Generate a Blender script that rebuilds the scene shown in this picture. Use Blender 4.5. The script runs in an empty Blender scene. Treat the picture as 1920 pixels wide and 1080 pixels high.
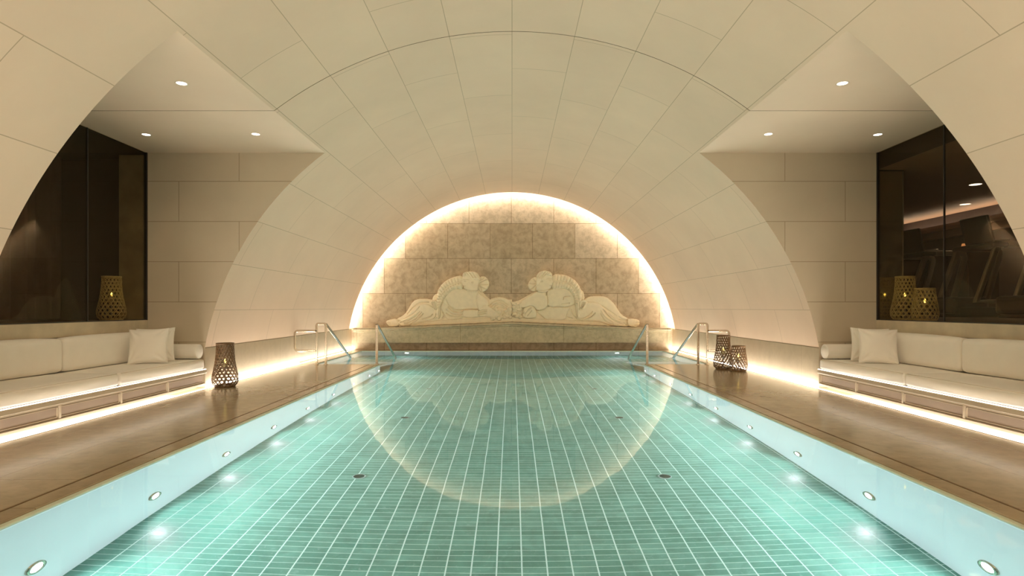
import bpy, bmesh, math, random
import numpy as np
from mathutils import Vector, Matrix
random.seed(7); rng = np.random.default_rng(7)
SC = bpy.context.scene
COL = SC.collection

# ------------------------------------------------------------------ camera, world, exposure
CAMZ = 1.25
cd = bpy.data.cameras.new('camera'); cam = bpy.data.objects.new('camera', cd); COL.objects.link(cam)
cam.location = (0, 0, CAMZ); cam.rotation_euler = (math.pi/2, 0, 0)
cd.sensor_width = 36; cd.lens = 1100/1920*36; cd.shift_y = 37/1920; cd.clip_start = .05; cd.clip_end = 100
SC.camera = cam
w = bpy.data.worlds.new('world'); SC.world = w; w.use_nodes = True
w.node_tree.nodes['Background'].inputs[0].default_value = (1.0, .82, .60, 1)
w.node_tree.nodes['Background'].inputs[1].default_value = 3.9  # warm ambient fill added, entering by the open rear of the hall
SC.view_settings.view_transform = 'Standard'; SC.view_settings.look = 'None'
SC.view_settings.gamma = 1; SC.view_settings.use_curve_mapping = False
SC.view_settings.exposure = 0.0
SC.cycles.max_bounces = 12; SC.cycles.diffuse_bounces = 6; SC.cycles.transmission_bounces = 10
SC.cycles.sample_clamp_indirect = 6

# strengths of the room's lamps and of the added fill
STRIP_E, SLIT_E, RING_E, POOL_E, SPOT_W, GYM_W = 30.0, 4.5, 52.0, 220.0, 18.0, 60.0
BENCH_E = 6.0
POOL_W = 120.0
FILL_W = 3.7   # watts per metre of fill lamps added at the strips to brighten the vault
WARM = (1.0, .80, .56); COOL = (.90, .97, 1.0)

# ------------------------------------------------------------------ room measures (metres)
R, ZC = 4.81, -.207            # barrel vault radius and centre height
Y0, Y1, YS, Y2, Y3 = -6.0, 5.06, 7.12, 9.05, 17.05
YW = 17.30                     # lunette wall
XP, ZP = 4.735, .63            # plinth
XN, ZN = 5.62, 3.64            # niche: window wall, ceiling
ZS = 1.06                      # window sill
PE, PW, PEND, DEND, ZF = 2.875, 4.30, 16.77, 12.76, -1.29
PHI_P = math.acos((ZP-ZC)/R); PHI_C = math.acos((ZN-ZC)/R); XC = R*math.sin(PHI_C)

# ------------------------------------------------------------------ mesh helpers
def link(name, me, mat=None, parent=None):
    o = bpy.data.objects.new(name, me); COL.objects.link(o)
    if mat is not None and me is not None and not me.materials: me.materials.append(mat)
    if parent is not None: o.parent = parent
    return o
def mesh(name, v, f, mat=None, parent=None, smooth=False, uv=None):
    me = bpy.data.meshes.new(name); me.from_pydata([tuple(map(float, p)) for p in v], [], [tuple(int(i) for i in q) for q in f]); me.update()
    if smooth:
        me.polygons.foreach_set('use_smooth', [True]*len(me.polygons))
    if uv is not None:
        l = me.uv_layers.new(name='UVMap')
        for p in me.polygons:
            for li, vi in zip(p.loop_indices, p.vertices): l.data[li].uv = uv[vi]
    return link(name, me, mat, parent)
def bm_obj(name, bm, mat=None, parent=None, smooth=False):
    bmesh.ops.recalc_face_normals(bm, faces=bm.faces)
    me = bpy.data.meshes.new(name); bm.to_mesh(me); bm.free()
    if smooth: me.polygons.foreach_set('use_smooth', [True]*len(me.polygons))
    return link(name, me, mat, parent)
def add_box(bm, a, b, bev=0, seg=2):
    x0, x1 = sorted((a[0], b[0])); y0, y1 = sorted((a[1], b[1])); z0, z1 = sorted((a[2], b[2]))
    vs = [bm.verts.new(p) for p in ((x0,y0,z0),(x1,y0,z0),(x1,y1,z0),(x0,y1,z0),(x0,y0,z1),(x1,y0,z1),(x1,y1,z1),(x0,y1,z1))]
    fs = [bm.faces.new([vs[i] for i in q]) for q in ((0,3,2,1),(4,5,6,7),(0,1,5,4),(1,2,6,5),(2,3,7,6),(3,0,4,7))]
    if bev:
        es = list({e for f in fs for e in f.edges})
        bmesh.ops.bevel(bm, geom=es, offset=bev, segments=seg, affect='EDGES', profile=.5)
def box(name, a, b, mat, parent=None, bev=0, seg=2, smooth=False):
    bm = bmesh.new(); add_box(bm, a, b, bev, seg); return bm_obj(name, bm, mat, parent, smooth)
def empty(name, loc=(0,0,0)):
    o = bpy.data.objects.new(name, None); COL.objects.link(o); o.location = loc; o.empty_display_size = .1; return o
def tag(o, label, cat, group=None, kind=None):
    if label: o['label'] = label
    if cat: o['category'] = cat
    if group: o['group'] = group
    if kind: o['kind'] = kind
    return o
def struct(o): o['kind'] = 'structure'; return o
def fillet(pts, r, n=5):
    pts = [Vector(p) for p in pts]; out = [pts[0]]
    for i in range(1, len(pts)-1):
        a, b, c = pts[i-1], pts[i], pts[i+1]
        d1 = (a-b); d2 = (c-b); rr = min(r, d1.length*.45, d2.length*.45)
        p, q = b+d1.normalized()*rr, b+d2.normalized()*rr
        for k in range(n+1):
            t = k/n; out.append(p*(1-t)**2 + b*2*t*(1-t) + q*t*t)
    out.append(pts[-1]); return out
def prof(w, h, r=.3, n=3):           # rounded rectangle section; r as share of the smaller half side
    if r >= 1: return [(w/2*math.cos(t), h/2*math.sin(t)) for t in np.linspace(0, 2*math.pi, 12, endpoint=False)]
    rr = min(w, h)/2*r; o = []
    for cx, cy, a0 in ((w/2-rr, h/2-rr, 0), (-w/2+rr, h/2-rr, 90), (-w/2+rr, -h/2+rr, 180), (w/2-rr, -h/2+rr, 270)):
        for k in range(n): a = math.radians(a0+90*k/(n-1)); o.append((cx+rr*math.cos(a), cy+rr*math.sin(a)))
    return o
def sweep_bm(bm, path, section, nrm=(1,0,0), closed=False):
    path = [Vector(p) for p in path]; N = Vector(nrm).normalized(); rings = []; m = len(path)
    for i, p in enumerate(path):
        a = path[(i-1) % m] if (closed or i > 0) else p; b = path[(i+1) % m] if (closed or i < m-1) else p
        t = (b-a).normalized(); s = t.cross(N)
        s = s.normalized() if s.length > 1e-6 else Vector((0,0,1))
        n2 = s.cross(t).normalized()
        rings.append([bm.verts.new(p + n2*u + s*v) for u, v in section])
    k = len(section); L = m if closed else m-1
    for i in range(L):
        A, B = rings[i], rings[(i+1) % m]
        for j in range(k): bm.faces.new((A[j], A[(j+1) % k], B[(j+1) % k], B[j]))
    if not closed: bm.faces.new(rings[0][::-1]); bm.faces.new(rings[-1])
def sweep(name, path, section, mat, parent=None, nrm=(1,0,0), closed=False, smooth=False):
    bm = bmesh.new(); sweep_bm(bm, path, section, nrm, closed); return bm_obj(name, bm, mat, parent, smooth)
def lathe(name, pr, mat, parent=None, n=32, loc=(0,0,0), smooth=True, axis=None):
    v = []; f = []; m = len(pr)
    for r, z in pr:
        for k in range(n):
            a = 2*math.pi*k/n; v.append((r*math.cos(a), r*math.sin(a), z))
    for i in range(m-1):
        for k in range(n): f.append((i*n+k, i*n+(k+1) % n, (i+1)*n+(k+1) % n, (i+1)*n+k))
    if axis is not None:
        M = Vector((0,0,1)).rotation_difference(Vector(axis)).to_matrix()
        v = [tuple(M @ Vector(p)) for p in v]
    v = [(p[0]+loc[0], p[1]+loc[1], p[2]+loc[2]) for p in v]
    return mesh(name, v, f, mat, parent, smooth)
def quad(name, a, b, c, d, mat, parent=None): return mesh(name, [a,b,c,d], [(0,1,2,3)], mat, parent)
def copy_tree(o, parent=None):
    c = o.copy(); COL.objects.link(c); c.parent = parent
    for ch in list(o.children): copy_tree(ch, c)
    return c

# ------------------------------------------------------------------ materials
def lin(r, g, b): return tuple((c/255/12.92 if c/255 <= .04045 else ((c/255+.055)/1.055)**2.4) for c in (r,g,b)) + (1,)
class NT:
    def __init__(s, name):
        s.m = bpy.data.materials.new(name); s.m.use_nodes = True; s.t = s.m.node_tree; s.t.nodes.clear()
        s.out = s.n('ShaderNodeOutputMaterial')
    def n(s, ty, **kw):
        o = s.t.nodes.new(ty)
        for k, v in kw.items():
            if k in o.inputs or isinstance(k, int): o.inputs[k].default_value = v
            else: setattr(o, k, v)
        return o
    def l(s, a, b): s.t.links.new(a, b)
def mixc(n, fac, a, b, mode='MIX'):
    m = n.n('ShaderNodeMix'); m.data_type = 'RGBA'; m.blend_type = mode
    for sock, val in ((m.inputs[0], fac), (m.inputs[6], a), (m.inputs[7], b)):
        if hasattr(val, 'links'): n.l(val, sock)
        else: sock.default_value = val
    return m.outputs[2]
def ramp(n, src, stops):
    r = n.n('ShaderNodeValToRGB'); e = r.color_ramp.elements
    while len(e) < len(stops): e.new(.5)
    for el, (p, c) in zip(e, stops): el.position = p; el.color = c if len(c) == 4 else (*c, 1)
    n.l(src, r.inputs[0]); return r.outputs[0]
def plain(name, col, rough=.6, metal=0, bump=0, bscale=200, noise=0, nscale=3, spec=.5, sheen=0):
    n = NT(name); b = n.n('ShaderNodeBsdfPrincipled'); n.l(b.outputs[0], n.out.inputs[0])
    b.inputs['Base Color'].default_value = col; b.inputs['Roughness'].default_value = rough; b.inputs['Metallic'].default_value = metal
    b.inputs['Specular IOR Level'].default_value = spec
    if sheen: b.inputs['Sheen Weight'].default_value = sheen
    tc = n.n('ShaderNodeTexCoord')
    if noise:
        t = n.n('ShaderNodeTexNoise'); t.inputs['Scale'].default_value = nscale; t.inputs['Detail'].default_value = 6; n.l(tc.outputs['Object'], t.inputs['Vector'])
        dk = tuple(c*(1-noise) for c in col[:3])+(1,); lt = tuple(min(1, c*(1+noise*.5)) for c in col[:3])+(1,)
        n.l(ramp(n, t.outputs[0], [(.3, dk), (.7, lt)]), b.inputs['Base Color'])
    if bump:
        t = n.n('ShaderNodeTexNoise'); t.inputs['Scale'].default_value = bscale; n.l(tc.outputs['Object'], t.inputs['Vector'])
        bp = n.n('ShaderNodeBump'); bp.inputs['Strength'].default_value = bump; bp.inputs['Distance'].default_value = .002
        n.l(t.outputs[0], bp.inputs['Height']); n.l(bp.outputs[0], b.inputs['Normal'])
    return n.m
def emit(name, col, e):
    n = NT(name); b = n.n('ShaderNodeEmission'); b.inputs[0].default_value = (*col[:3], 1); b.inputs[1].default_value = e; n.l(b.outputs[0], n.out.inputs[0]); return n.m
def masonry(name, c1, c2, joint, bw, bh, off=.5, ms=.004, rough=.5, use_uv=True, mott=.12, mscale=1.2, shift=(0,0,0), rot=None, vein=0, spec=.4, jb=.6, coat=0, sq=1.0, pore=0, freq=2):
    n = NT(name); b = n.n('ShaderNodeBsdfPrincipled'); n.l(b.outputs[0], n.out.inputs[0])
    tc = n.n('ShaderNodeTexCoord'); mp = n.n('ShaderNodeMapping'); mp.inputs['Location'].default_value = shift
    if rot: mp.inputs['Rotation'].default_value = rot
    n.l(tc.outputs['UV' if use_uv else 'Object'], mp.inputs['Vector'])
    br = n.n('ShaderNodeTexBrick'); br.offset = off; br.offset_frequency = freq; br.squash = sq
    br.inputs['Scale'].default_value = 1; br.inputs['Brick Width'].default_value = bw; br.inputs['Row Height'].default_value = bh
    br.inputs['Mortar Size'].default_value = ms; br.inputs['Mortar Smooth'].default_value = .1; br.inputs['Bias'].default_value = 0
    br.inputs['Color1'].default_value = c1; br.inputs['Color2'].default_value = c2; br.inputs['Mortar'].default_value = joint
    n.l(mp.outputs[0], br.inputs['Vector'])
    t = n.n('ShaderNodeTexNoise'); t.inputs['Scale'].default_value = mscale; t.inputs['Detail'].default_value = 8; t.inputs['Roughness'].default_value = .6
    n.l(tc.outputs['Object'], t.inputs['Vector'])
    g = ramp(n, t.outputs[0], [(.3, (1-mott,)*3), (.7, (1+mott*.4,)*3)])
    col = mixc(n, 1.0, br.outputs['Color'], g, 'MULTIPLY')
    if vein:
        t2 = n.n('ShaderNodeTexNoise'); t2.inputs['Scale'].default_value = mscale*4.5; t2.inputs['Detail'].default_value = 12; t2.inputs['Roughness'].default_value = .68; t2.inputs['Distortion'].default_value = .35
        n.l(tc.outputs['Object'], t2.inputs['Vector'])
        g2 = ramp(n, t2.outputs[0], [(.38, (1-vein,1-vein*1.05,1-vein*1.15)), (.52, (1,1,1)), (.66, (1+vein*.6,)*3)])
        col = mixc(n, 1.0, col, g2, 'MULTIPLY')
    n.l(col, b.inputs['Base Color'])
    b.inputs['Roughness'].default_value = rough; b.inputs['Specular IOR Level'].default_value = spec; b.inputs['Coat Weight'].default_value = coat
    bp = n.n('ShaderNodeBump'); bp.invert = True; bp.inputs['Strength'].default_value = jb; bp.inputs['Distance'].default_value = .004
    n.l(br.outputs['Fac'], bp.inputs['Height']); n.l(bp.outputs[0], b.inputs['Normal'])
    return n.m

C_PLAST1, C_PLAST2 = (.70,.55,.41,1), (.68,.53,.395,1)
M_VAULT = masonry('vault_stone', C_PLAST1, C_PLAST2, (.43,.33,.22,1), 2.05, .764, .5, .0045, .55, mott=.07, mscale=.8, shift=(1.0+2.05*10+.0, .764*10, 0), jb=.3)
M_PLAIN = plain('niche_ceiling_plaster', C_PLAST1, .6, noise=.05, nscale=1)
M_PIER = masonry('pier_stone', (.56,.48,.36,1), (.53,.45,.33,1), (.33,.26,.17,1), 1.86, .62, .5, .005, .5, mott=.08, mscale=1.0)
M_LUN = masonry('travertine_blocks', (.56,.45,.31,1), (.36,.275,.17,1), (.24,.175,.10,1), 1.25, 1.03, .5, .008, .5, mott=.10, mscale=1.5, vein=.22)
M_TRAV = masonry('travertine_slab', (.56,.47,.31,1), (.50,.41,.26,1), (.30,.23,.13,1), 3.0, 2.0, .5, .006, .4, use_uv=False, mott=.15, mscale=2, vein=.16)
M_PLINTH = masonry('plinth_stone', (.58,.50,.37,1), (.55,.47,.34,1), (.36,.29,.19,1), 1.2, 2.0, 0, .003, .4, mott=.10, mscale=1.5, vein=.05)
M_DECK = masonry('deck_limestone', (.385,.315,.21,1), (.345,.28,.185,1), (.24,.17,.10,1), 1.2, .62, .5, .004, .16, use_uv=False, mott=.16, mscale=1.6, vein=.10, spec=.5, rot=(0,0,math.pi/2), jb=.2)
M_SILL = plain('sill_stone', (.56,.48,.34,1), .4, noise=.18, nscale=4)
M_FIG = plain('carved_limestone', (.88,.75,.53,1), .6, noise=.06, nscale=8, bump=.2, bscale=60)
M_FAB = plain('cream_linen', (.84,.80,.72,1), .9, bump=.5, bscale=700, noise=.03, nscale=5, sheen=.3)
M_FAB2 = plain('cream_pillow_linen', (.87,.83,.75,1), .9, bump=.5, bscale=700, noise=.03, nscale=5, sheen=.3)
M_PIPE = plain('piping', (.55,.48,.37,1), .9)
M_WOODP = plain('bench_panel_lacquer', (.42,.34,.28,1), .35, noise=.1, nscale=3)
M_BENCH = plain('bench_frame_stone', (.62,.54,.42,1), .4, noise=.06, nscale=3)
M_STEEL = plain('brushed_steel', (.62,.55,.45,1), .22, 1, noise=.1, nscale=30)
M_DARK = plain('dark_metal', (.02,.017,.015,1), .4)
M_BLACK = plain('black_plastic', (.010,.010,.010,1), .35)
M_GREY = plain('grey_frame', (.34,.32,.30,1), .32, .7)
M_CURT = plain('dark_curtain', (.07,.045,.038,1), .9, noise=.2, nscale=5)
M_GYM = plain('gym_wall_brown', (.035,.02,.018,1), .7, noise=.2, nscale=2)
M_GYMC = plain('gym_ceiling', (.42,.28,.20,1), .6)
M_GYMF = plain('gym_floor', (.03,.022,.018,1), .5)
M_STAIN = plain('dim_stone', (.34,.31,.21,1), .6, noise=.3, nscale=3)
M_MIRROR = plain('mirror', (.50,.48,.38,1), .10, .8)
M_BAMB = plain('dark_bamboo', (.17,.095,.04,1), .45, noise=.35, nscale=25)
M_BAMBL = plain('pale_bamboo', (.74,.66,.36,1), .5, noise=.2, nscale=25)
M_WAX = plain('candle_wax', (.75,.66,.45,1), .5)
M_POOLW = plain('pool_wall_render', (.80,.88,.91,1), .35, noise=.03, nscale=2)
M_LIP = plain('pool_lip_stone', (.62,.72,.60,1), .3, noise=.1, nscale=12)
E_STRIP = emit('led_warm_strip', (1,.90,.79), STRIP_E); E_BENCH = emit('led_bench_strip', (1,.88,.74), BENCH_E); E_SLIT = emit('led_warm_slit', (1,.90,.79), SLIT_E)
E_RING = emit('led_cove', (1,.90,.78), RING_E); E_POOL = emit('pool_lamp_lens', (.95,1,1), POOL_E)
E_DOWN = emit('downlight_lens', (1,.9,.76), 5); E_FLAME = emit('candle_flame', (1,.68,.16), 9)
E_SHADE = emit('lampshade_glow', (1,.45,.2), .5)

M_DRIM = plain('inlet_rim', (.22,.32,.30,1), .4)
def tile_mat():
    n = NT('pool_tiles'); b = n.n('ShaderNodeBsdfPrincipled'); n.l(b.outputs[0], n.out.inputs[0])
    tc = n.n('ShaderNodeTexCoord'); mp = n.n('ShaderNodeMapping'); mp.inputs['Location'].default_value = (-.068+17.35, .0735*400, 0)
    n.l(tc.outputs['Object'], mp.inputs['Vector'])
    br = n.n('ShaderNodeTexBrick'); br.offset = 0; br.offset_frequency = 1
    for k, v in (('Scale', 1), ('Brick Width', .1735), ('Row Height', .0735), ('Mortar Size', .0040), ('Mortar Smooth', .15), ('Bias', 0)): br.inputs[k].default_value = v
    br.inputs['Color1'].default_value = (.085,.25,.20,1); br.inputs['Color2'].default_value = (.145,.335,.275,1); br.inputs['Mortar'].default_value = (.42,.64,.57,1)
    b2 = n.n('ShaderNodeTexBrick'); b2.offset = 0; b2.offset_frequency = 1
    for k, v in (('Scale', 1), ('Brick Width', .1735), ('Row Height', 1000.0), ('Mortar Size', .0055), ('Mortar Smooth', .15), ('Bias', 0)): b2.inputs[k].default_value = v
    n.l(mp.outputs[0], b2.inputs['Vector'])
    n.l(mp.outputs[0], br.inputs['Vector'])
    t = n.n('ShaderNodeTexNoise'); t.inputs['Scale'].default_value = 5; t.inputs['Detail'].default_value = 9; t.inputs['Roughness'].default_value = .65; t.inputs['Distortion'].default_value = .6
    n.l(tc.outputs['Object'], t.inputs['Vector'])
    g = ramp(n, t.outputs[0], [(.3, (.78,.80,.80)), (.7, (1.2,1.16,1.16))])
    sp = n.n('ShaderNodeTexNoise'); sp.inputs['Scale'].default_value = 22; sp.inputs['Detail'].default_value = 8; sp.inputs['Roughness'].default_value = .75; sp.inputs['Distortion'].default_value = .8
    n.l(tc.outputs['Object'], sp.inputs['Vector'])
    scuff = ramp(n, sp.outputs[0], [(.56, (0,0,0)), (.72, (.38,.38,.38))])
    c1 = mixc(n, 1.0, br.outputs['Color'], g, 'MULTIPLY'); c2 = mixc(n, scuff, c1, (.45,.62,.58,1))
    n.l(mixc(n, b2.outputs['Fac'], c2, (.66,.84,.80,1)), b.inputs['Base Color'])  # lengthwise joints painted paler, standing in for reflections along them
    b.inputs['Roughness'].default_value = .25; b.inputs['Specular IOR Level'].default_value = 1.0
    bp = n.n('ShaderNodeBump'); bp.invert = True; bp.inputs['Strength'].default_value = .5; bp.inputs['Distance'].default_value = .003
    n.l(br.outputs['Fac'], bp.inputs['Height'])
    t3 = n.n('ShaderNodeTexNoise'); t3.inputs['Scale'].default_value = 40; n.l(tc.outputs['Object'], t3.inputs['Vector'])
    bp2 = n.n('ShaderNodeBump'); bp2.inputs['Strength'].default_value = .5; bp2.inputs['Distance'].default_value = .002
    n.l(t3.outputs[0], bp2.inputs['Height']); n.l(bp.outputs[0], bp2.inputs['Normal']); n.l(bp2.outputs[0], b.inputs['Normal'])
    return n.m
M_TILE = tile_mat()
def water_mat():
    n = NT('pool_water'); g = n.n('ShaderNodeBsdfRefraction'); g.inputs['IOR'].default_value = 1.333; g.inputs['Roughness'].default_value = 0; g.inputs['Color'].default_value = (.95,1,1,1)
    gs = n.n('ShaderNodeBsdfGlossy'); gs.inputs['Roughness'].default_value = .035; gs.inputs[0].default_value = (.78,.84,.84,1); fr = n.n('ShaderNodeFresnel'); fr.inputs[0].default_value = 1.333; mx = n.n('ShaderNodeMixShader')
    tc = n.n('ShaderNodeTexCoord'); t = n.n('ShaderNodeTexNoise'); t.inputs['Scale'].default_value = 1.6; t.inputs['Detail'].default_value = 2
    n.l(tc.outputs['Object'], t.inputs['Vector'])
    bp = n.n('ShaderNodeBump'); bp.inputs['Strength'].default_value = .12; bp.inputs['Distance'].default_value = .01
    n.l(t.outputs[0], bp.inputs['Height']); n.l(bp.outputs[0], g.inputs['Normal']); n.l(bp.outputs[0], gs.inputs['Normal']); n.l(fr.outputs[0], mx.inputs[0]); n.l(g.outputs[0], mx.inputs[1]); n.l(gs.outputs[0], mx.inputs[2]); n.l(mx.outputs[0], n.out.inputs[0]); return n.m
M_WATER = water_mat()
def thin_fresnel(n):
    fr = n.n('ShaderNodeFresnel'); ge = n.n('ShaderNodeNewGeometry'); mr = n.n('ShaderNodeMapRange')
    mr.inputs['To Min'].default_value = 1.5; mr.inputs['To Max'].default_value = 1/1.5
    n.l(ge.outputs['Backfacing'], mr.inputs['Value']); n.l(mr.outputs[0], fr.inputs[0]); return fr
def glass_mat():
    n = NT('smoked_glass'); tr = n.n('ShaderNodeBsdfTransparent'); tr.inputs[0].default_value = (.82,.77,.67,1)
    gl = n.n('ShaderNodeBsdfGlossy'); gl.inputs['Roughness'].default_value = 0; gl.inputs[0].default_value = (.46,.43,.38,1)
    fr = thin_fresnel(n)
    mx = n.n('ShaderNodeMixShader'); n.l(fr.outputs[0], mx.inputs[0]); n.l(tr.outputs[0], mx.inputs[1]); n.l(gl.outputs[0], mx.inputs[2]); n.l(mx.outputs[0], n.out.inputs[0]); return n.m
M_GLASS = glass_mat()

# ------------------------------------------------------------------ vault and walls
ANG_C = [-PHI_C+2*PHI_C*i/60 for i in range(61)]; ANG_S = [PHI_C+(PHI_P-PHI_C)*i/40 for i in range(1, 41)]
ANG_P = [-a for a in ANG_S[::-1]]+ANG_C+ANG_S
def vault_piece(ya, yb, angs, v, f, uv):
    base = len(v); n = len(angs)-1
    for i in range(n+1):
        p = angs[i]
        for y in (ya, yb):
            v.append((R*math.sin(p), y, ZC+R*math.cos(p))); uv.append((y, R*p))
    for i in range(n): a = base+2*i; f.append((a, a+1, a+3, a+2))
v, f, uv = [], [], []
vault_piece(Y0, Y1, ANG_P, v, f, uv)
vault_piece(Y1, YS-.006, ANG_C, v, f, uv)
vault_piece(YS+.006, Y2, ANG_C, v, f, uv)
vault_piece(Y2, Y3, ANG_P, v, f, uv)
struct(mesh('ceiling', v, f, M_VAULT, smooth=True, uv=uv))
# expansion joint: a narrow dark slot right round the vault and across both niche ceilings
v, f = [], []
for i in range(61):
    p = -PHI_C+2*PHI_C*i/60
    for rr, y in ((R, YS-.006), (R+.02, YS-.006), (R+.02, YS+.006), (R, YS+.006)): v.append((rr*math.sin(p), y, ZC+rr*math.cos(p)))
for i in range(60):
    for j in range(3): a = 4*i+j; f.append((a, a+1, a+5, a+4))
for s in (-1, 1):
    b = len(v)
    for x in (XC, XN):
        for z, y in ((ZN, YS-.006), (ZN+.02, YS-.006), (ZN+.02, YS+.006), (ZN, YS+.006)): v.append((s*x, y, z))
    for j in range(3): f.append((b+j, b+j+1, b+j+5, b+j+4))
struct(mesh('trim_1', v, f, plain('joint_shadow_gap', (.22,.17,.11,1), .8)))
for s, side in ((-1, 'left'), (1, 'right')):
    bm = bmesh.new()
    for ya, yb in ((Y1, YS-.006), (YS+.006, Y2)):
        vs = [bm.verts.new(p) for p in ((s*XC, ya, ZN), (s*XN, ya, ZN), (s*XN, yb, ZN), (s*XC, yb, ZN))]; bm.faces.new(vs)
    for yy in (Y1, Y2):
        pass
    struct(bm_obj('ceiling', bm, M_PLAIN))
    struct(box('trim_10', (s*(XN-.0), Y1, ZN), (s*(XN+.06), Y2, ZN+.02), M_PLAIN))
    # pier faces (flat), with the vault's curve as their inner edge, and plinth returns
    v, f, uv = [], [], []
    for y in (Y2, Y1):
        v, f, uv = [], [], []
        b = len(v); n = 40
        for i in range(n+1):
            p = PHI_C+(PHI_P-PHI_C)*i/n; x, z = R*math.sin(p), ZC+R*math.cos(p)
            v += [(s*x, y, z), (s*XN, y, z)]; uv += [(x+.44, z-.72), (XN+.44, z-.72)]
        for i in range(n): f.append((b+2*i, b+2*i+1, b+2*i+3, b+2*i+2))
        b2 = len(v); v += [(s*XP, y, -.1), (s*XN, y, -.1)]; uv += [(XP, -.72), (XN, -.72)]
        f.append((b+2*n, b+2*n+1, b2+1, b2))
        struct(mesh('wall_'+side, v, f, M_PIER, uv=uv))
    v, f, uv = [], [], []
    # window wall below the sill
    b = len(v); v += [(s*XN, Y1, -.1), (s*XN, Y2, -.1), (s*XN, Y2, .88), (s*XN, Y1, .88)]; uv += [(0,0),(4,0),(4,.9),(0,.9)]; f.append((b, b+1, b+2, b+3))
    struct(mesh('wall_'+side, v, f, M_PIER, uv=uv))
    struct(box('trim_2', (s*XN, Y1-.01, .86), (s*(XN+.34), Y2+.01, ZS), M_SILL))
    # stone plinth along the vault foot
    bm = bmesh.new()
    for ya, yb in ((Y0, Y1-.003), (Y2+.003, YW)): add_box(bm, (s*XP, ya, .05), (s*(XP+.12), yb, ZP+.0))
    o = struct(bm_obj('baseboard_'+side, bm, M_PLINTH))
    me = o.data; l = me.uv_layers.new(name='UVMap')
    for p in me.polygons:
        for li, vi in zip(p.loop_indices, p.vertices): c = me.vertices[vi].co; l.data[li].uv = (c.y, c.z+.3)
    # shadow line between plinth and vault
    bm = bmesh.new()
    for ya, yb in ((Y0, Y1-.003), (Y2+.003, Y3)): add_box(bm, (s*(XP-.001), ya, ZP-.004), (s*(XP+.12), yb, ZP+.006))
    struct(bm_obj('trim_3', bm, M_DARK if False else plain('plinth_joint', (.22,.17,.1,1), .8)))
    # floor light channel with its LED strip
    bm = bmesh.new()
    for ya, yb in ((Y0, Y1), (Y2, YW-.02)): add_box(bm, (s*4.64, ya, -.03), (s*4.76, yb, .005))
    st = bm_obj('floor_light_strip', bm, E_STRIP); box('bench_section', (s*4.64, Y1, -.03), (s*4.76, Y2, .005), E_BENCH, st)
    tag(st, 'bright warm light strip along the foot of the %s wall and under the bench' % side, 'light strip', 'floor light strips')
    for ya, yb, xx, zz, wm in ((Y0, Y1, 4.68, .03, 1), (Y2, YW-.3, 4.68, .03, 1), (Y1, Y2, 4.70, .315, .7)):
        ld = bpy.data.lights.new('added_fill_lamp', 'AREA'); ld.shape = 'RECTANGLE'; ld.size = .05; ld.size_y = yb-ya-.1; ld.energy = FILL_W*wm*(yb-ya); ld.color = (1,.84,.64); ld.spread = math.radians(110)  # unseen fill lamp added at the strip, aimed up at the vault
        lo = bpy.data.objects.new('added_fill_lamp', ld); COL.objects.link(lo); lo.location = (s*xx, (ya+yb)/2, zz); lo.rotation_euler = (math.pi, -s*math.radians(30), 0); lo.parent = st
    struct(box('trim_4', (s*4.615, Y0, -.05), (s*4.64, YW-.02, .021), M_BENCH))

# lunette wall, cove and its light
def lun_mat():
    m = M_LUN.copy(); t = m.node_tree; br = next(n for n in t.nodes if n.type == 'TEX_BRICK')
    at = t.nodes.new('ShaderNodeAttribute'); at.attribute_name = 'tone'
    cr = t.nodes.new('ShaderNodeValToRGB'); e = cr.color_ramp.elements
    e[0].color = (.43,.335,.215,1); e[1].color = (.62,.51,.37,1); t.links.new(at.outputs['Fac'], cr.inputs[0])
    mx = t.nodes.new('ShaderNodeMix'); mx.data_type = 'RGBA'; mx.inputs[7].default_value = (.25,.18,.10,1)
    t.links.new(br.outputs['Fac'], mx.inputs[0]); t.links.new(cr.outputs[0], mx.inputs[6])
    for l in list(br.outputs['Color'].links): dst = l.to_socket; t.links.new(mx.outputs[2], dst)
    return m
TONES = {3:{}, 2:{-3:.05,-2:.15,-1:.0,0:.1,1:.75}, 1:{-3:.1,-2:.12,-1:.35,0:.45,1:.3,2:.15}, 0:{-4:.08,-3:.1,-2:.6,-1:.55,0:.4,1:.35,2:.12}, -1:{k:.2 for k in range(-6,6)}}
v, f, uv, tn = [], [], [], []
for row in range(-1, 5):
    z0, z1 = .64+1.03*row, .64+1.03*(row+1); off = 0 if row % 2 else .625
    for k in range(-5, 5):
        x0, x1 = 1.25*k+(0 if row % 2 else .625)-.02, 1.25*(k+1)+(0 if row % 2 else .625)-.02
        b = len(v)
        for x, z in ((x0,z0),(x1,z0),(x1,z1),(x0,z1)): v.append((x, YW, z)); uv.append((x+.02+12.5, z-.64+1.03*4))
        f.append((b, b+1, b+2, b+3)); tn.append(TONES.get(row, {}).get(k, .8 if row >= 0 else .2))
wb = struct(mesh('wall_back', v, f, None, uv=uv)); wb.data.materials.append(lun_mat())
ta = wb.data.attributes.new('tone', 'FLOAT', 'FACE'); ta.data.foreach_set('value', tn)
v, f = [], []; n = 90; RC = R+.30
for i in range(n+1):
    p = -PHI_P*1.02+2.04*PHI_P*i/n
    for rr, y in ((R, Y3), (R+.06, Y3+.002), (RC, Y3+.002), (RC, YW)): v.append((rr*math.sin(p), y, ZC+rr*math.cos(p)))
for i in range(n):
    for j in range(3): a = 4*i+j; f.append((a, a+1, a+5, a+4))
struct(mesh('trim_5', v, f, M_PLAIN, smooth=False))
v, f = [], []
for i in range(n+1):
    p = -PHI_P+2*PHI_P*i/n
    for rr, y in ((R+.05, Y3+.015), (R+.10, Y3+.015), (R+.10, Y3+.03), (R+.05, Y3+.03)): v.append((rr*math.sin(p), y, ZC+rr*math.cos(p)))
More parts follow.
